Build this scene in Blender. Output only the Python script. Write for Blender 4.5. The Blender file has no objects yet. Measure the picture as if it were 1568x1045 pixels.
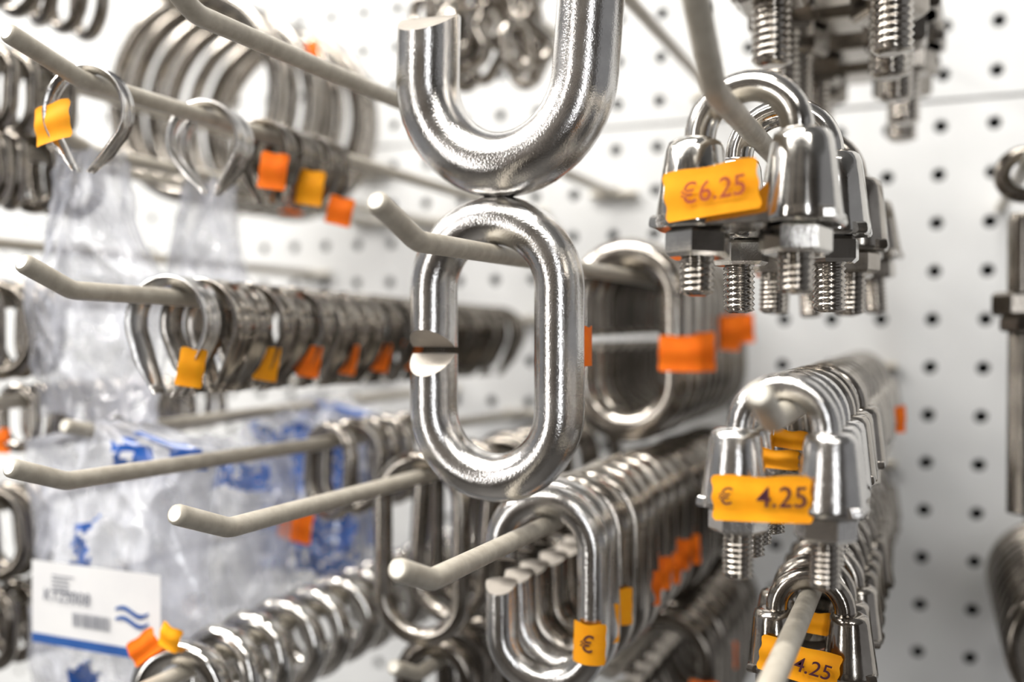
import bpy, math, random
from mathutils import Vector, Matrix, noise
random.seed(7)
R=math.radians
CAM_D=0.556           # camera distance to the pegboard (m)
def Y(L): return L-CAM_D

# ------------------------------------------------------------ materials
def new_mat(name):
    m=bpy.data.materials.new(name); m.use_nodes=True
    nt=m.node_tree; b=nt.nodes['Principled BSDF']
    return m,nt,b
def noise_node(nt,scale,detail=3,rough=.6):
    tc=nt.nodes.new('ShaderNodeTexCoord'); n=nt.nodes.new('ShaderNodeTexNoise')
    n.inputs['Scale'].default_value=scale; n.inputs['Detail'].default_value=detail
    n.inputs['Roughness'].default_value=rough
    nt.links.new(tc.outputs['Object'],n.inputs['Vector']); return n
def ramp(nt,src,stops):
    r=nt.nodes.new('ShaderNodeValToRGB'); el=r.color_ramp.elements
    while len(el)<len(stops): el.new(.5)
    for e,(p,c) in zip(el,stops):
        e.position=p; e.color=(c[0],c[1],c[2],1)
    nt.links.new(src,r.inputs['Fac']); return r
def metal(name,c1,c2,rough,grain=1800,bump=.22,rvar=.05):
    m,nt,b=new_mat(name); b.inputs['Metallic'].default_value=1
    n=noise_node(nt,90,4); r=ramp(nt,n.outputs['Fac'],[(.3,c1),(.7,c2)])
    nt.links.new(r.outputs['Color'],b.inputs['Base Color'])
    g=noise_node(nt,grain,2)
    mr=nt.nodes.new('ShaderNodeMapRange'); mr.inputs['To Min'].default_value=rough-rvar; mr.inputs['To Max'].default_value=rough+rvar
    mr.inputs['From Min'].default_value=.3; mr.inputs['From Max'].default_value=.7
    nt.links.new(n.outputs['Fac'],mr.inputs['Value']); nt.links.new(mr.outputs['Result'],b.inputs['Roughness'])
    bp=nt.nodes.new('ShaderNodeBump'); bp.inputs['Strength'].default_value=bump; bp.inputs['Distance'].default_value=.0002
    nt.links.new(g.outputs['Fac'],bp.inputs['Height']); nt.links.new(bp.outputs['Normal'],b.inputs['Normal'])
    return m
STEEL=metal('stainless_steel',(.60,.585,.57),(.73,.715,.695),.185,bump=.34)
STEEL2=metal('stainless_polished',(.58,.56,.53),(.72,.70,.665),.13,bump=.08)
STEELD=metal('stainless_dull_shaded',(.34,.31,.275),(.52,.485,.44),.17,bump=.12)  # dull grey steel; its darker colour also paints shade inside the stacks
STEELX=metal('stainless_dark_shaded',(.20,.18,.155),(.34,.31,.275),.19,bump=.12)  # darkest steel; also holds painted shade for pieces near the board
CUT=metal('cut_steel_face',(.40,.37,.33),(.54,.50,.45),.6,grain=900,bump=.5)
def plain(name,c,rough=.5,c2=None,scale=60,spec=.5):
    m,nt,b=new_mat(name); c2=c2 or tuple(x*.9 for x in c)
    n=noise_node(nt,scale,4); r=ramp(nt,n.outputs['Fac'],[(.35,c2),(.65,c)])
    nt.links.new(r.outputs['Color'],b.inputs['Base Color']); b.inputs['Roughness'].default_value=rough
    b.inputs['Specular IOR Level'].default_value=spec
    return m
HOOK=plain('hook_coating',(.56,.52,.44),.42,(.44,.40,.33),260)
HOOKTIP=plain('hook_tip_cap',(.80,.77,.69),.4)
ORANGE=plain('orange_paper',(1.0,.42,.012),.55,(.98,.37,.008),200,.2)
ORANGE2=plain('orange_paper_deep',(1.0,.21,.010),.55,(.95,.17,.008),200,.2)
INK=plain('purple_ink',(.07,.012,.025),.6)
INKL=plain('faded_ink',(.40,.06,.02),.6)
BOARD=plain('pegboard_paint',(.77,.78,.78),.33,(.71,.72,.72),9)
DARK=plain('board_backing',(.015,.015,.018),.8)
WHITE=plain('label_white',(.80,.80,.80),.5,(.76,.76,.77))
BLUE=plain('label_blue',(.02,.10,.35),.45,(.015,.07,.28))
BLACK=plain('barcode_ink',(.22,.23,.27),.6)
def film(name,col,opacity,rough=.12):
    m,nt,b=new_mat(name); out=nt.nodes['Material Output']
    b.inputs['Base Color'].default_value=(*col,1); b.inputs['Roughness'].default_value=rough
    b.inputs['Specular IOR Level'].default_value=1.0
    b.inputs['Coat Weight'].default_value=1; b.inputs['Coat Roughness'].default_value=.06
    n=noise_node(nt,60,4)
    mr=nt.nodes.new('ShaderNodeMapRange'); mr.inputs['To Min'].default_value=opacity-.2; mr.inputs['To Max'].default_value=opacity+.2
    mr.inputs['From Min'].default_value=.3; mr.inputs['From Max'].default_value=.7
    nt.links.new(n.outputs['Fac'],mr.inputs['Value'])
    t=nt.nodes.new('ShaderNodeBsdfTransparent'); mx=nt.nodes.new('ShaderNodeMixShader')
    nt.links.new(mr.outputs['Result'],mx.inputs['Fac']); nt.links.new(t.outputs[0],mx.inputs[1]); nt.links.new(b.outputs[0],mx.inputs[2])
    nt.links.new(mx.outputs[0],out.inputs['Surface']); return m
FILM=film('clear_plastic_film',(.70,.72,.80),.42)
FILMB=film('printed_blue_film',(.015,.10,.42),.92)

# ------------------------------------------------------------ mesh builder
class MB:
    def __init__(s): s.v=[];s.f=[];s.m=[];s.s=[];s.mats=[]
    def mi(s,mat):
        if mat not in s.mats: s.mats.append(mat)
        return s.mats.index(mat)
    def add(s,vs,fs,mat,T=None,smooth=True):
        o=len(s.v); k=s.mi(mat)
        for v in vs:
            v=Vector(v); s.v.append(T@v if T else v)
        for f in fs: s.f.append([i+o for i in f]); s.m.append(k); s.s.append(smooth)
    def build(s,name,parent=None):
        me=bpy.data.meshes.new(name); me.from_pydata([tuple(v) for v in s.v],[],s.f)
        for mt in s.mats: me.materials.append(mt)
        me.polygons.foreach_set('material_index',s.m); me.polygons.foreach_set('use_smooth',s.s)
        me.update(); ob=bpy.data.objects.new(name,me); bpy.context.collection.objects.link(ob)
        if parent: ob.parent=parent
        return ob
def T(x,y,z,yaw=0,roll=0,pitch=0,s=1):
    return Matrix.Translation((x,y,z))@Matrix.Rotation(R(yaw),4,'Z')@Matrix.Rotation(R(roll),4,'Y')@Matrix.Rotation(R(pitch),4,'X')@Matrix.Scale(s,4)

def sweep(mb,path,r,B,mat,closed=False,ns=18,tr=None,capmat=None,slant=0,radii=None):
    """tube along a planar path; B = plane normal. slant chamfers the front (-Y) half of both ends."""
    P=[Vector(p) for p in path]; n=len(P); B=Vector(B); vs=[]; fs=[]
    for i,p in enumerate(P):
        if closed: t=(P[(i+1)%n]-P[i-1])
        else: t=(P[min(i+1,n-1)]-P[max(i-1,0)])
        t.normalize(); N=t.cross(B).normalized(); rr=radii[i] if radii else r
        for k in range(ns):
            a=2*math.pi*k/ns
            o=N*math.cos(a)*rr+B*math.sin(a)*rr
            q=p+o
            if slant and not closed and i in (0,n-1):
                fr=max(0,-o.y/rr)
                q=q+t*(slant*fr)*(1.15 if i==0 else -.9)
            vs.append(q)
    m=n if closed else n-1
    for i in range(m):
        j=(i+1)%n
        for k in range(ns):
            l=(k+1)%ns
            fs.append([i*ns+k,j*ns+k,j*ns+l,i*ns+l])
    mb.add(vs,fs,mat,tr)
    if not closed:
        for i,rev in ((0,0),(n-1,1)):
            ring=vs[i*ns:(i+1)*ns]; h=ns//2
            polys=[list(range(0,h+1)),list(range(h,ns))+[0]] if slant else [list(range(ns))]
            mb.add(ring,[p if rev else p[::-1] for p in polys],capmat or mat,tr,False)
def rounded(pts,rad,closed=True,n=8):
    out=[]; N=len(pts)
    for i,p in enumerate(pts):
        p=Vector(p)
        if not closed and i in (0,N-1): out.append(p); continue
        a=Vector(pts[i-1])-p; b=Vector(pts[(i+1)%N])-p; la,lb=a.length,b.length; a.normalize(); b.normalize()
        ang=a.angle(b); r=rad[i] if isinstance(rad,(list,tuple)) else rad
        d=min(r/math.tan(ang/2),la*.48,lb*.48); r2=d*math.tan(ang/2)
        c=p+(a+b).normalized()*(r2/math.sin(ang/2))
        s=p+a*d-c; e=p+b*d-c
        for k in range(n+1):
            t=k/n; tot=s.angle(e)
            q=(s*math.sin((1-t)*tot)+e*math.sin(t*tot))/math.sin(tot)
            out.append(c+q)
    return out
def lathe(mb,prof,mat,tr=None,ns=20,smooth=True,cap=True):
    vs=[];fs=[]
    for (r,z) in prof:
        for k in range(ns):
            a=2*math.pi*k/ns; vs.append((r*math.cos(a),r*math.sin(a),z))
    for i in range(len(prof)-1):
        for k in range(ns):
            l=(k+1)%ns; fs.append([i*ns+k,i*ns+l,(i+1)*ns+l,(i+1)*ns+k])
    mb.add(vs,fs,mat,tr,smooth)
    if cap:
        mb.add(vs[:ns],[list(range(ns))[::-1]],mat,tr,False); mb.add(vs[-ns:],[list(range(ns))],mat,tr,False)
def thread(mb,r,z0,z1,pitch,mat,tr=None,ns=20):
    step=-pitch/4 if z1<z0 else pitch/4
    cnt=int(abs(z1-z0)/abs(step)); vs=[];fs=[]
    for i in range(cnt+1):
        for k in range(ns):
            a=2*math.pi*k/ns
            ph=((i/4.0)+k/ns)%1.0
            d=abs(ph-.5)*2
            end=min(1,(cnt-i)/4+.55)
            rr=(r*(.84+.16*d))*(end if end<1 else 1)
            vs.append((rr*math.cos(a),rr*math.sin(a),z0+step*i))
    for i in range(cnt):
        for k in range(ns):
            l=(k+1)%ns; fs.append([i*ns+k,i*ns+l,(i+1)*ns+l,(i+1)*ns+k])
    mb.add(vs,fs,mat,tr,True); mb.add(vs[-ns:],[list(range(ns))],mat,tr,False)
def hexnut(mb,r,z0,z1,mat,tr,rot=0):
    c=abs(z1-z0)*.14; lo,hi=min(z0,z1),max(z0,z1)
    t=tr@Matrix.Rotation(R(rot),4,'Z')
    lathe(mb,[(r*.86,lo),(r,lo+c),(r,hi-c),(r*.86,hi)],mat,t,6,False)
def extrude(mb,prof,d,ch,mat,tr):
    cx=sum(p[0] for p in prof)/len(prof); cz=sum(p[1] for p in prof)/len(prof); n=len(prof); vs=[];fs=[]
    for y,k in ((-d,.90),(-d+ch,1),(d-ch,1),(d,.90)):
        for x,z in prof: vs.append((cx+(x-cx)*k,y,cz+(z-cz)*k))
    for i in range(3):
        for k in range(n):
            l=(k+1)%n; fs.append([i*n+k,i*n+l,(i+1)*n+l,(i+1)*n+k])
    fs.append(list(range(n))[::-1]); fs.append([3*n+k for k in range(n)])
    mb.add(vs,fs,mat,tr,False)

# ------------------------------------------------------------ parts
def open_link(mb,W,H,r,tr,gap=.0012,gz=0,slant=.006,mat=STEEL,cut=CUT,flare=0,ns=20):
    a=W/2-r; h=H/2-r-a; p=[]
    p.append((-a,gz-gap/2)); p.append((-a,gz-gap/2-slant*1.3-.0005))
    for k in range(25):
        t=math.pi+math.pi*k/24; p.append((a*math.cos(t),-h+a*math.sin(t)))
    p.append((a,0))
    for k in range(25):
        t=math.pi*k/24; p.append((a*math.cos(t),h+a*math.sin(t)))
    p.append((-a,gz+gap/2+slant*1.15+.0005)); p.append((-a,gz+gap/2))
    P=[(x*(1+flare*z/H),0,z) for x,z in p]
    sweep(mb,P,r,(0,1,0),mat,False,ns,tr,cut,slant)
def closed_link(mb,W,H,r,tr,mat=STEELD,ns=12):
    a=W/2-r; h=H/2-r-a; p=[]
    for k in range(17):
        t=math.pi+math.pi*k/16; p.append((a*math.cos(t),0,-h+a*math.sin(t)))
    for k in range(17):
        t=math.pi*k/16; p.append((a*math.cos(t),0,h+a*math.sin(t)))
    sweep(mb,p,r,(0,1,0),mat,True,ns,tr)
def ring(mb,Ro,r,tr,mat=STEELD,ns=12,n=40):
    p=[((Ro-r)*math.cos(2*math.pi*k/n),0,(Ro-r)*math.sin(2*math.pi*k/n)) for k in range(n)]
    sweep(mb,p,r,(0,1,0),mat,True,ns,tr)
def thimble(mb,s,tr,mat=STEEL,w=8.0,hh=2.0,th=.7,R0=9.2,Lg=29.0):
    """wire-rope thimble: teardrop channel, groove facing outward; origin at inner top"""
    m=.001*s; cz=-R0
    beta=math.acos(R0/(Lg-R0))
    P=[]
    a0=-math.pi/2-beta
    P.append((-1.6,-Lg*.98,0.0)); 
    xl,zl=R0*math.cos(a0),cz+R0*math.sin(a0)
    for k in range(1,5): P.append((-1.6+(xl+1.6)*k/5,-Lg*.98+(zl+Lg*.98)*k/5,0))
    tot=2*math.pi-2*beta
    for k in range(31):
        t=a0-tot*k/30; P.append((R0*math.cos(t),cz+R0*math.sin(t),0))
    for k in range(1,5): P.append((-xl+(1.6+xl)*k/5,zl+(-Lg*.98-zl)*k/5,0))
    P.append((1.6,-Lg*.98,0))
    n=len(P); vs=[];fs=[]; K=6; sec=[]
    for k in range(K+1):
        q=-1+2*k/K; sec.append((q*w/2,th+hh*q*q))
    for k in range(K,-1,-1):
        q=-1+2*k/K; sec.append((q*(w/2)*.98,hh*q*q-(0 if abs(q)<1 else -.25)))
    S=len(sec)
    for i in range(n):
        a=Vector(P[max(i-1,0)][:2]);b=Vector(P[min(i+1,n-1)][:2]); t=(b-a).normalized(); N=Vector((-t.y,t.x))
        fl=1 if 2<i<n-3 else (.35+.65*min(i,n-1-i)/3)
        for (y,o) in sec:
            o2=(o)*fl if o>th else o
            vs.append(((P[i][0]+N.x*o2)*m,y*m*(.55+.45*fl),(P[i][1]+N.y*o2)*m))
    for i in range(n-1):
        for k in range(S):
            l=(k+1)%S; fs.append([i*S+k,i*S+l,(i+1)*S+l,(i+1)*S+k])
    fs.append(list(range(S))); fs.append([(n-1)*S+k for k in range(S)][::-1])
    mb.add(vs,fs,mat,tr)
def tag(mb,w,h,tr,bend=0,mat=ORANGE,curl=.0010):
    nx,nz=14,12; vs=[];fs=[]
    for j in range(nz+1):
        z=(j/nz-.5)*h; e=1+.022*math.sin(j/nz*math.pi*5)
        if j in (0,nz): e-=.035
        for i in range(nx+1):
            x=(i/nx-.5)*w*e; 
            zz=z+.00025*math.sin(i/nx*math.pi*3)*(j/nz)
            if bend: a=x/bend; vs.append((bend*math.sin(a),bend*(1-math.cos(a)),zz))
            else: vs.append((x,curl*abs(2*x/w)**3*(1 if (i>nx/2) else .6)+.0003*curl*1000*math.sin(j*.7),zz))
    for j in range(nz):
        for i in range(nx):
            k=j*(nx+1)+i; fs.append([k,k+1,k+nx+2,k+nx+1])
    mb.add(vs,fs,mat,tr)
def clip(mb,tr,mat=STEEL,ns=20,thr=STEELD,tl=37.8):
    m=.001
    p=[(-8.9,0,-27)]+[(-8.9,0,-12)]+[(-8.9*math.cos(math.pi*k/20),0,-6+8.9*math.sin(math.pi*k/20)) for k in range(21)]+[(8.9,0,-12),(8.9,0,-27)]
    S=tr@Matrix.Scale(m,4)
    sweep(mb,p,2.9,(0,1,0),mat,False,ns,S)
    for sx in (-1,1):
        t=S@Matrix.Translation((sx*9.8,0,0))
        lathe(mb,[(3.0,-6.0),(3.8,-6.1),(4.9,-6.8),(5.4,-8.2),(5.9,-12),(6.4,-16),(6.9,-20),(7.1,-21.5),(7.0,-22.4),(6.5,-22.8)][::-1],mat,t,ns)
        t2=S@Matrix.Translation((sx*8.9,0,0))
        hexnut(mb,6.2,-22.9,-28.0,mat,t2,rot=random.uniform(0,40))
        thread(mb,3.3,-28,-tl,1.15,thr,t2,ns)
    arch=[(-11,-22.4),(-11,-13.5)]+[(-6.2*math.cos(math.pi*k/10),-14-4.2*math.sin(math.pi*k/10)) for k in range(11)]+[(11,-13.5),(11,-22.4)]
    extrude(mb,arch,4.8,.8,mat,S)
    base=rounded([(-16.8,-22.8),(16.8,-22.8),(16.4,-20.4),(-16.4,-20.4)],.8,True,3)
    extrude(mb,[(q.x,q.y) for q in base],5.6,.7,mat,S)

HR=.0027
class Hook: pass
def hook(X,Z,Zw=None,Lt=.19,Zt=None,Lb=None,r=HR,name='display_hook',Lw=CAM_D,bar=True):
    Zw=Z if Zw is None else Zw; Zt=Z+.008 if Zt is None else Zt; Lb=Lb or Lt+.017
    h=Hook(); h.X=X;h.Z=Z;h.Zw=Zw;h.Lb=Lb
    mb=MB()
    pts=rounded([(Y(Lw)-.0005,Zw),(Y(Lb),Z),(Y(Lt),Zt)],[0,.012,0],False,8)
    P=[(X,q.x,q.y) for q in pts]
    d=(Vector(P[-1])-Vector(P[-2])).normalized(); e=Vector(P[-1])
    P+= [tuple(e+d*r*.35),tuple(e+d*r*.5)]
    rad=[r]*(len(P)-2)+[r*.92,r*.7]
    sweep(mb,P,r,(1,0,0),HOOK,False,18,None,HOOKTIP,0,rad)
    if bar: sweep(mb,[(X-.014,-.0030,Zw),(X+.014,-.0030,Zw)],.0020,(0,1,0),HOOK,False,10)
    mb.build(name); return h
def hz(h,L):
    t=(L-h.Lb)/(CAM_D-h.Lb); return h.Z+(h.Zw-h.Z)*max(0,t)
def contact(h,L): return hz(h,L)+HR

# ------------------------------------------------------------ room
def pegboard():
    mb=MB(); p=.025; rh=.0033; ns=16; sh=.035
    for panel in (0,1):
        vs=[];fs=[]
        for c in range(-42,26):
            for rr in range(0,22):
                cx=.0015+p*c; cz=(.1035-p*rr) if panel==0 else (.130+p*rr)
                if panel==1 and rr>14: continue
                o=len(vs)
                for k in range(ns):
                    a=2*math.pi*k/ns; ca,sa=math.cos(a),math.sin(a); q=p/2/max(abs(ca),abs(sa))
                    for (x,z,y) in ((ca*q,sa*q,0),(ca*(rh+.0004),sa*(rh+.0004),0),(ca*rh,sa*rh,.0004),(ca*rh,sa*rh,.003)):
                        X=cx+x; Z=cz+z; vs.append((X+sh*Z,y,Z))
                for k in range(ns):
                    l=(k+1)%ns
                    for j in range(3): fs.append([o+k*4+j,o+k*4+j+1,o+l*4+j+1,o+l*4+j])
        mb.add(vs,fs,BOARD,None,False)
    mb.add([(-1.15,.03,-.6),(.75,.03,-.6),(.75,.03,.6),(-1.15,.03,.6)],[[0,1,2,3]],DARK,None,False)
    return mb.build('wall_back')
pegboard()
def quad(name,vs,mat):
    mb=MB(); mb.add(vs,[[0,1,2,3]],mat,None,False); return mb.build(name)
FLOOR=plain('floor_vinyl',(.10,.095,.09),.4,(.07,.065,.06),3)
CEIL=plain('ceiling_paint',(.45,.45,.44),.8)
quad('floor',[(-3,-2.2,-1.3),(3,-2.2,-1.3),(3,.05,-1.3),(-3,.05,-1.3)],FLOOR)
quad('ceiling',[(-3,-2.2,1.5),(-3,.05,1.5),(3,.05,1.5),(3,-2.2,1.5)],CEIL)
m,nt,b=new_mat('stocked_shelving'); tc=nt.nodes.new('ShaderNodeTexCoord'); mp=nt.nodes.new('ShaderNodeMapping')
mp.inputs['Rotation'].default_value=(R(90),0,0)
br=nt.nodes.new('ShaderNodeTexBrick'); br.inputs['Scale'].default_value=1.9; br.inputs['Color1'].default_value=(.02,.014,.01,1); br.inputs['Color2'].default_value=(.50,.43,.36,1)
br.inputs['Mortar'].default_value=(.01,.01,.01,1); br.inputs['Mortar Size'].default_value=.07; br.inputs['Brick Width'].default_value=.35; br.inputs['Row Height'].default_value=.6
nt.links.new(tc.outputs['Object'],mp.inputs['Vector']); nt.links.new(mp.outputs[0],br.inputs['Vector']); nt.links.new(br.outputs['Color'],b.inputs['Base Color']); b.inputs['Roughness'].default_value=.6
quad('wall_front',[(-3,-2.2,-1.3),(-3,-2.2,1.5),(3,-2.2,1.5),(3,-2.2,-1.3)],m)

def text(body,size,loc,rot,mat,parent,name='tag_text'):
    cu=bpy.data.curves.new(name,'FONT'); cu.body=body; cu.size=size; cu.align_x='CENTER'; cu.align_y='CENTER'; cu.offset=size*.004; cu.shear=.12
    cu.materials.append(mat); ob=bpy.data.objects.new(name,cu); bpy.context.collection.objects.link(ob)
    ob.location=loc; ob.rotation_euler=rot; ob.parent=parent; return ob

# ------------------------------------------------------------ centre column  X=-.1135
hM=hook(-.1135,.0205,.0205,Lt=.191,Zt=.0275,Lb=.2093)
mb=MB(); H,W,r=.0875,.0535,.0070; L=.256
c=contact(hM,L)-(H/2-2*r)
open_link(mb,W,H,r,T(-.1140,Y(L),c,yaw=-1),ns=40,gap=.0020,gz=-.0005,slant=.0056)
tag(mb,.007,.011,T(-.1140+W/2+.0003,Y(L)+.0035,c+.001,yaw=80),bend=.0072,mat=ORANGE2)
mb.build('open_chain_link')
mb=MB(); i=0; L=.390
while L<.52:
    c=contact(hM,L)-(H/2-2*r)-.0005
    open_link(mb,.052,.084,.0062,T(-.1135+random.uniform(-.001,.001),Y(L),c+.0015,yaw=random.uniform(-3,3)),mat=STEELD if i<2 else STEELX,ns=20,slant=.004,gap=.003)  # rear links take the darkest steel, shade put into the colour
    L+=.0160;i+=1
for (dx,L,z,w,h2) in ((.0235,.381,-.0108,.0165,.014),(.028,.402,-.0105,.010,.016),(.027,.455,-.003,.014,.016),(.032,.475,-.001,.010,.014)):
    tag(mb,w,h2,T(-.1135+dx,Y(L),z,yaw=12,roll=random.uniform(-4,4)),mat=ORANGE2)
mb.build('open_chain_link_stack')

# big link above
hJ=hook(-.110,.1295,.129,Lt=.19)
mb=MB(); H,W,r=.114,.0680,.0092; L=.255
c=contact(hJ,L)-(H/2-2*r)
open_link(mb,W,H,r,T(-.1095,Y(L),c-.0002,yaw=0,roll=3),ns=40,gz=.0035,gap=.016,slant=.0055,flare=.12)
mb.build('open_chain_link')

# ------------------------------------------------------------ lower centre row X=-.1076
h5=hook(-.1076,-.0598,-.0655,Lt=.19,Zt=-.0541,Lb=.2048)
mb=MB(); L=.281;i=0; H,W,r=.066,.0395,.0050
while L<.525:
    c=contact(h5,L)-(H/2-2*r)
    open_link(mb,W,H,r,T(-.1076+(random.uniform(-.0022,.0022) if i else 0),Y(L),c,yaw=random.uniform(-6,6),roll=random.uniform(-3,3) if i else 0),gap=.0065,gz=.005,slant=.0028,mat=STEEL if i<2 else (STEELD if i<8 else STEELX),ns=24 if i<4 else 16)  # same links, steel colour darkened by depth to paint the stack's shade
    L+=.0148;i+=1
xr=-.1076+W/2-r
tag(mb,.0120,.0122,T(xr,Y(.281)-r-.0006,-.0945,roll=2),bend=.0061)
for k,(z) in enumerate((-.0925,-.091)):
    tag(mb,.010,.012,T(xr+.001,Y(.2958+.0148*k)-r-.0005,z,yaw=20),bend=.0061)
for L,z in ((.340,-.092),(.354,-.090),(.372,-.092),(.386,-.090),(.404,-.092),(.418,-.089)):
    tag(mb,.0085,.012,T(xr+.003,Y(L)-r,z,yaw=20,roll=random.uniform(-8,8)),mat=ORANGE2)
row5=mb.build('open_chain_link_stack')
text('€',.0070,(xr,Y(.281)-r-.0011,-.0945),(R(90),R(0),0),INK,row5)
h5b=hook(-.1076,-.128,-.130,Lt=.33)
mb=MB(); L=.40
while L<.52:
    c=contact(h5b,L)-(.033-.0094)
    open_link(mb,.045,.066,.0047,T(-.1000,Y(L),c,yaw=random.uniform(-4,4)),gap=.004,mat=STEELX,ns=12); L+=.015
for L,z in ((.40,-.150),(.44,-.145)): tag(mb,.012,.012,T(-.083,Y(L)-.006,z),mat=ORANGE2)
mb.build('open_chain_link_stack')

# ------------------------------------------------------------ X=-.17 column
h4=hook(-.170,-.0533,-.058,Lt=.19,Zt=-.0465,Lb=.209)
mb=MB(); 
for i,L in enumerate((.316,.345,.362,.38,.40,.42,.44,.46,.48,.50)):
    H=.072; c=contact(h4,L)-(H/2-.007)
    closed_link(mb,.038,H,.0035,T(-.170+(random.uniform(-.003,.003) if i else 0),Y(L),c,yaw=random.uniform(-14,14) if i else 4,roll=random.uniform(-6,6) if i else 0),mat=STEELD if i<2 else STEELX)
mb.build('long_link_stack')
h12=hook(-.172,-.128,-.128,Lt=.30)
mb=MB(); L=.33
while L<.52:
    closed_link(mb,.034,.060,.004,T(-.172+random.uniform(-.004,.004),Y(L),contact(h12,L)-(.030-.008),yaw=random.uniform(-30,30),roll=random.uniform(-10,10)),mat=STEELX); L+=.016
mb.build('long_link_stack')
h10=hook(-.170,.0785,.0775,Lt=.18,Zt=.088)

# ------------------------------------------------------------ X=-.225 column
h1=hook(-.2259,.0712,.069,Lt=.19,Zt=.0779,Lb=.2144)
mb=MB()
thimble(mb,1.0,T(-.2259,Y(.2175),contact(h1,.2175),yaw=12,roll=6),STEEL,w=5.5,hh=1.6,R0=11)
tag(mb,.0160,.0113,T(-.2365,Y(.2175)-.0055,.0595,yaw=-8,roll=-6),mat=ORANGE)
mb.build('wire_rope_thimble')
mb=MB()
thimble(mb,.98,T(-.2259,Y(.2650),contact(h1,.265),yaw=14,roll=-6),STEEL,w=5.5,hh=1.6,R0=11)
mb.build('wire_rope_thimble')
mb=MB()
thimble(mb,.98,T(-.2259,Y(.2740),contact(h1,.274),yaw=8,roll=8),STEEL,w=5.5,hh=1.6,R0=11)
mb.build('wire_rope_thimble')
mb=MB()
for k,L in enumerate((.298,.307,.316,.325,.334)):
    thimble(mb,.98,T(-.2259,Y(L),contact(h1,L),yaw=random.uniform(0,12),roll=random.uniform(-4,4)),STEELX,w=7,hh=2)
tag(mb,.010,.013,T(-.2160,Y(.293)-.003,.0555,yaw=20,roll=8),mat=ORANGE2)
tag(mb,.010,.013,T(-.2140,Y(.313)-.003,.0520,yaw=20,roll=8),mat=ORANGE)
tag(mb,.010,.011,T(-.2120,Y(.330)-.003,.0450,yaw=20,roll=14),mat=ORANGE2)
mb.build('wire_rope_thimble_stack')

h2=hook(-.2211,.0101,.003,Lt=.19,Zt=.0165,Lb=.2053)
mb=MB(); L=.2475;i=0
while L<.515:
    thimble(mb,1.18,T(-.2211+random.uniform(-.001,.001),Y(L),contact(h2,L),yaw=(8 if i==0 else random.uniform(-4,9)),roll=random.uniform(-4,6)),STEEL if i<1 else (STEELD if i<9 else STEELX),w=8.8,hh=2.8)  # shade painted by darker steel on thimbles further back
    if i in (0,3,5,7,9,11): tag(mb,.008,.012,T(-.2120,Y(L)-.0045,-.0130,yaw=40,roll=10),mat=ORANGE if i<4 else ORANGE2)
    L+=.0128; i+=1
mb.build('wire_rope_thimble_stack')

h3=hook(-.2263,-.0442,-.053,Lt=.19,Zt=-.0382,Lb=.2077)
mb=MB(); L=.342
while L<.43:
    closed_link(mb,.030,.042,.0032,T(-.2263,Y(L),contact(h3,L)-(.021-.0064),yaw=random.uniform(-20,20),roll=random.uniform(-6,6)),mat=STEELD); L+=.0165
tag(mb,.016,.013,T(-.240,Y(.336),-.082,roll=10),mat=ORANGE2)
mb.build('chain_link_stack')

h9=hook(-.224,-.113,-.116,Lt=.19,Zt=-.108)
mb=MB(); L=.252
while L<.50:
    ring(mb,.0185,.0043,T(-.224+random.uniform(-.0015,.0015),Y(L),contact(h9,L)-.0185+.0086,yaw=random.uniform(-12,14),roll=0),STEEL2,18); L+=.0185
tag(mb,.013,.008,T(-.2345,Y(.245),-.1045,roll=-35),mat=ORANGE2)
tag(mb,.008,.008,T(-.2240,Y(.2455),-.1000,roll=20),mat=ORANGE)
mb.build('steel_ring_stack')

# ------------------------------------------------------------ big rings
hr=hook(-.35,.1640,.163,Lt=.250)
mb=MB()
for k in range(7):
    L=.405+.0150*k
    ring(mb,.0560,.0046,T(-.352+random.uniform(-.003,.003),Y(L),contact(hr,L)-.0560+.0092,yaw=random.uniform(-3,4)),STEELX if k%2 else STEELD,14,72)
tag(mb,.014,.012,T(-.305,Y(.44),.145,roll=-20),mat=ORANGE2)
tag(mb,.014,.010,T(-.33,Y(.46),.068,roll=10),mat=ORANGE2)
mb.build('large_steel_ring_stack')

# ------------------------------------------------------------ far-left rows
def small_row(X,Z,L0,L1,Ro,r,step,tags=(),Lt=None,mat=STEELD,h=None):
    h=h or hook(X,Z,Z-.002,Lt=Lt or L0-.03)
    mb=MB(); L=L0
    while L<L1:
        closed_link(mb,Ro*1.7,Ro*2.2,r,T(X+random.uniform(-.001,.001),Y(L),contact(h,L)-Ro*1.1+2*r,yaw=random.uniform(-25,25),roll=random.uniform(-10,10)),mat=mat); L+=step
    for t in tags: tag(mb,.012,.010,T(*t),mat=ORANGE2)
    mb.build('shackle_stack')
small_row(-.335,.102,.262,.310,.017,.003,.010,mat=STEELX)
small_row(-.335,.070,.262,.315,.015,.003,.010,mat=STEELX)
small_row(-.335,.010,.265,.30,.018,.003,.010,mat=STEELX)
small_row(-.335,-.030,.285,.40,.013,.0025,.010,[(-.345,Y(.282),-.046)])
small_row(-.345,-.072,.27,.31,.018,.003,.010,mat=STEELX)
small_row(-.35,.164,.275,.345,.020,.003,.012,h=hr,mat=STEELX)
small_row(-.345,-.112,.28,.32,.016,.003,.011,mat=STEELX)
hook(-.38,.037,.035,Lt=.28)

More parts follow.
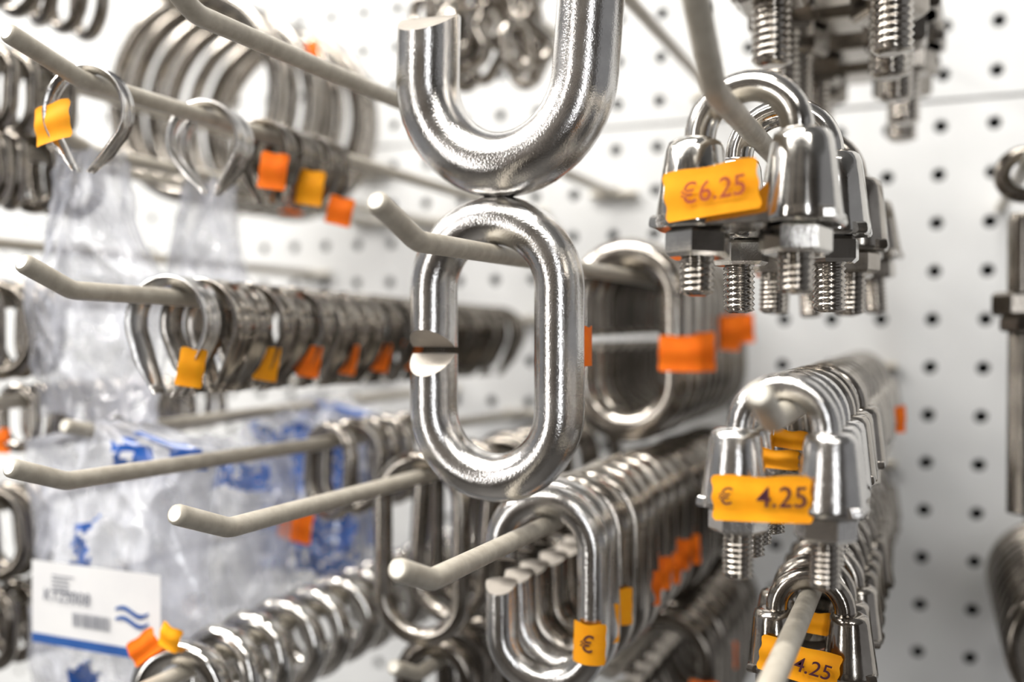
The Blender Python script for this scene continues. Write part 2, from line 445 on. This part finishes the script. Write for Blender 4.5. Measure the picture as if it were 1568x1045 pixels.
# ------------------------------------------------------------ wire rope clips
h6=hook(-.0294,-.0192,-.021,Lt=.189,Zt=-.0130,Lb=.206)
mb=MB(); clip(mb,T(-.0300,Y(.226),contact(h6,.226),yaw=-5,pitch=-3,s=1.08),STEEL,28)
z0=contact(h6,.226)
tag(mb,.0212,.0100,T(-.0335,Y(.226)-.0090,z0-.0210,yaw=-2,roll=-2.5),curl=.0006)
cl=mb.build('wire_rope_clip')
text('€',.0052,(-.0410,Y(.226)-.0098,z0-.0210),(R(90),R(-2.5),R(-2)),INK,cl)
text('4.25',.0064,(-.0290,Y(.226)-.0098,z0-.0204),(R(90),R(-4),R(-2)),INK,cl)
mb=MB(); L=.242;i=0
while L<.52:
    clip(mb,T(-.0294+random.uniform(-.0008,.0008),Y(L),contact(h6,L),yaw=random.uniform(-6,4),roll=random.uniform(-1.5,1.5),s=1.05),STEEL if i<2 else STEELD,18 if i<5 else 12)  # clips behind get darker steel, painted shade
    L+=.0155;i+=1
tag(mb,.0105,.0045,T(-.0330,Y(.2352),z0-.0145,roll=3)); tag(mb,.008,.0045,T(-.0310,Y(.246),z0-.0110,roll=6),mat=ORANGE)
tag(mb,.008,.011,T(-.0115,Y(.43),-.038,yaw=30),mat=ORANGE2)
mb.build('wire_rope_clip_stack')

h7=hook(-.0415,.0490,.050,Lt=.186,Zt=.0640,Lb=.206)
mb=MB(); z0=contact(h7,.230); clip(mb,T(-.0386,Y(.230),z0,yaw=-7,pitch=-3,s=1.28),STEEL2,28,tl=35.0)
tag(mb,.0215,.0112,T(-.0450,Y(.230)-.0112,z0-.0215,yaw=-6,roll=-6),curl=.0004)
cl=mb.build('wire_rope_clip')
text('€6.25',.0064,(-.0444,Y(.230)-.0122,z0-.0217),(R(90),R(-6),R(-6)),INKL,cl)
mb=MB(); 
for i,L in enumerate((.262,.31,.345,.38)):
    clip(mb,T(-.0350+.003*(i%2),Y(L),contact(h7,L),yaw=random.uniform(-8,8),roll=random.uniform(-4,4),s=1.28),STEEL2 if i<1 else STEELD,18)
mb.build('wire_rope_clip_stack')

h8=hook(-.0294,-.0735,-.0725,Lt=.17,Zt=-.0755,Lb=.19)
mb=MB(); L=.274;i=0
while L<.52:
    clip(mb,T(-.0294+random.uniform(-.001,.001),Y(L),contact(h8,L),yaw=random.uniform(-5,5),roll=random.uniform(-3,3)),STEELD if i<3 else STEELX,18 if i<4 else 12); L+=.0165;i+=1  # deeper clips use the darkest steel as painted shade
z0=contact(h8,.274)
tag(mb,.0205,.0095,T(-.0310,Y(.274)-.0085,z0-.0180,roll=10)); tag(mb,.0085,.006,T(-.0275,Y(.281)-.005,z0-.0100,roll=4))
cl=mb.build('wire_rope_clip_stack')
text('4.25',.0056,(-.0275,Y(.274)-.0094,z0-.0187),(R(90),R(10),0),INK,cl)

h13=hook(-.0294,.153,.153,Lt=.25)
mb=MB()
for i,L in enumerate((.318,.350,.385,.43,.47)):
    clip(mb,T(-.0294+random.uniform(-.002,.002),Y(L),contact(h13,L)+.001,yaw=random.uniform(-6,6),s=1.98),STEELD if i<2 else STEELX,22)
mb.build('wire_rope_clip_stack')

# ------------------------------------------------------------ top centre chain cluster
hc=hook(-.196,.166,.166,Lt=.36)
mb=MB()
for k in range(32):
    closed_link(mb,.018,.026,.0030,T(-.192+random.uniform(-.024,.024),Y(.42)+random.uniform(-.02,.02),.150+random.uniform(-.026,.020),yaw=random.uniform(0,180),roll=random.uniform(-60,60)),mat=STEELD)
mb.build('chain_bundle')

# ------------------------------------------------------------ right edge
XE=.0318
he=hook(XE+.0015,.060,.060,Lt=.34,bar=False)
mb=MB(); t=T(XE,Y(.42),-.010)
ring(mb,.011,.003,T(XE+.0015,Y(.42),contact(he,.42)-.011+.006),STEELX)
lathe(mb,[(.0035,.053),(.0045,.050),(.0045,.022)],STEELX,t); 
hexnut(mb,.0100,.014,.023,STEELX,t,10); hexnut(mb,.0075,.008,.014,STEELX,t,20)
thread(mb,.0045,.008,-.062,.0012,STEELX,t)
mb.build('eye_bolt')
hb=hook(.054,-.100,-.101,Lt=.36,bar=False)
mb=MB(); L=.41
while L<.53: ring(mb,.028,.0032,T(.054,Y(L),contact(hb,L)-.028+.0064,yaw=random.uniform(-4,4)),STEELX); L+=.013
mb.build('steel_ring_stack')

# ------------------------------------------------------------ plastic bags
def bag(X,L,z0,z1,w,d,neck,blues=(),seed=0,amp=.007,mat=FILM):
    mb=MB(); nu,nv=64,90; h=z1-z0
    for side in (-1,1):
        vs=[];
        for j in range(nv+1):
            v=j/nv
            ww=w*(1-.82*max(0,(v-neck)/(1-neck))**.7) if v>neck else w*(1-.04*math.sin(v*9+seed))
            for i in range(nu+1):
                u=i/nu; x=(u-.5)*ww; pil=math.sqrt(max(0,1-(2*u-1)**2))*min(1,v*7)
                q=Vector(((u-.5)*w*34+seed,v*h*17,side*3.1+seed))
                n1=noise.noise(q); n2=1-2*abs(noise.noise(q*1.9)); n3=1-2*abs(noise.noise(q*4.3+Vector((3,1,7))))
                y=side*d*pil*(.55+.45*(1-v*.4))+ side*(amp*n1+amp*.75*n2+amp*.38*n3)*(.3+.7*pil)
                vs.append((X+x+.003*noise.noise(Vector((v*6,seed,side)))*w*20*.5,Y(L)+y,z0+v*h+.004*noise.noise(Vector((u*4,seed,v)))))
        F=[];FB=[]
        for j in range(nv):
            for i in range(nu):
                k=j*(nu+1)+i; f=[k,k+1,k+nu+2,k+nu+1]; u,v=i/nu,j/nv
                up=u+.04*noise.noise(Vector((u*14,v*14,seed))); vp=v+.03*noise.noise(Vector((u*14,v*14,seed+5)))
                hole=noise.noise(Vector((u*22,v*30,seed+9)))>.27
                (FB if side<0 and (not hole) and any(a<=up<=b and c<=vp<=e for a,b,c,e in blues) else F).append(f)
        mb.add(vs,F,mat)
        if FB: mb.add(vs,FB,FILMB)
    return mb.build('plastic_bag')
hbag=hook(-.290,.0655,.0655,Lt=.262,Zt=.071)
bag(-.292,.283,-.036,.066,.060,.010,.55,seed=1)
bag(-.290,.345,-.015,.066,.046,.010,.4,seed=5)
hbag2=hook(-.285,-.040,-.040,Lt=.262,Zt=-.036)
bb=bag(-.280,.281,-.150,-.035,.088,.009,.93,[(.58,.75,.83,.93),(.82,.96,.85,.96),(.38,.48,.5,.66),(.68,.80,.28,.48),(.36,.48,.04,.22)],seed=3,amp=.005)
bag(-.272,.330,-.135,-.045,.070,.010,.93,[(.6,.9,.75,.88)],seed=11)
bag(-.275,.392,-.125,-.040,.070,.010,.93,[(.3,.95,.1,.5),(.2,.95,.55,.92)],seed=15)
bag(-.285,.43,-.120,-.036,.070,.010,.93,[(.05,.95,.1,.6),(.3,.95,.65,.97)],seed=19)
# product card on the bag
mb=MB(); cx,cz,y=-.2705,-.0985,Y(.260)
def card(x0,x1,z0,z1,dy,mat): mb.add([(cx+x0,y-dy,cz+z0),(cx+x1,y-dy,cz+z0),(cx+x1,y-dy,cz+z1),(cx+x0,y-dy,cz+z1)],[[0,1,2,3]],mat,None,False)
card(-.030,.030,-.0135,.0135,0,WHITE); card(-.030,.030,-.0165,-.0130,.0002,BLUE)
x=-.010
while x<.008:
    wd=random.uniform(.0002,.0006); card(x,x+wd,-.0085,-.0035,.0003,BLACK); x+=wd+random.uniform(.0003,.0006)
for k in range(5): card(-.020,-.020+.012-random.random()*.004,.0085-.0016*k*.9,.0090-.0016*k*.9,.0003,BLACK)
for k in range(2):
    for s in range(10):
        u0,u1=s/10,(s+1)/10
        f=lambda u:.0012*math.sin(u*math.pi*2)-.0035*k-.0005
        mb.add([(cx+.010+.015*u0,y-.0003,cz+f(u0)-.001*math.sin(u0*math.pi)),(cx+.010+.015*u1,y-.0003,cz+f(u1)-.001*math.sin(u1*math.pi)),(cx+.010+.015*u1,y-.0003,cz+f(u1)+.0008),(cx+.010+.015*u0,y-.0003,cz+f(u0)+.0008)],[[0,1,2,3]],BLUE,None,False)
mb.build('product_card',bb)
text('K125008',.0062,(cx-.013,y-.0004,cz+.0015),(R(90),0,0),BLACK,bb,'card_text')

# ------------------------------------------------------------ lights
def area(name,loc,sx,sy,power,rot,col=(1,.965,.92)):
    l=bpy.data.lights.new(name,'AREA'); l.shape='RECTANGLE'; l.size=sx; l.size_y=sy; l.energy=power; l.color=col
    o=bpy.data.objects.new(name,l); o.location=loc; o.rotation_euler=rot; bpy.context.collection.objects.link(o); return o
area('ceiling_lamp',(-.8,-.75,1.42),1.8,.14,46,(R(25),0,0))
area('ceiling_lamp',(-.3,-1.6,1.42),2.6,.20,28,(R(35),0,0))
area('ceiling_lamp',(-2.0,-.9,1.3),.20,1.4,28,(0,R(-50),0),(1,.96,.91))
area('added_streak_light',(-1.35,-2.05,.15),.20,1.5,11,(R(90),0,0),(1,.97,.94))  # added light, out of view, for vertical streaks on the steel
area('added_streak_light',(.75,-2.05,.25),.14,1.3,6.5,(R(90),0,0),(.95,.97,1))  # second, narrower unseen light, added for streaks on the rods
w=bpy.data.worlds.new('store_ambient'); bpy.context.scene.world=w; w.use_nodes=True
w.node_tree.nodes['Background'].inputs[0].default_value=(.97,.97,1,1); w.node_tree.nodes['Background'].inputs[1].default_value=.28

# ------------------------------------------------------------ camera
cd=bpy.data.cameras.new('camera'); co=bpy.data.objects.new('camera',cd); bpy.context.collection.objects.link(co)
co.location=(0,-CAM_D,0); co.rotation_euler=(R(90-.857),0,R(23)); cd.lens=34.53; cd.sensor_width=36; cd.clip_start=.01
cd.dof.use_dof=True; cd.dof.focus_distance=.255; cd.dof.aperture_fstop=5.8
sc=bpy.context.scene; sc.camera=co
sc.view_settings.view_transform='Standard'; sc.view_settings.look='None'; sc.view_settings.exposure=0
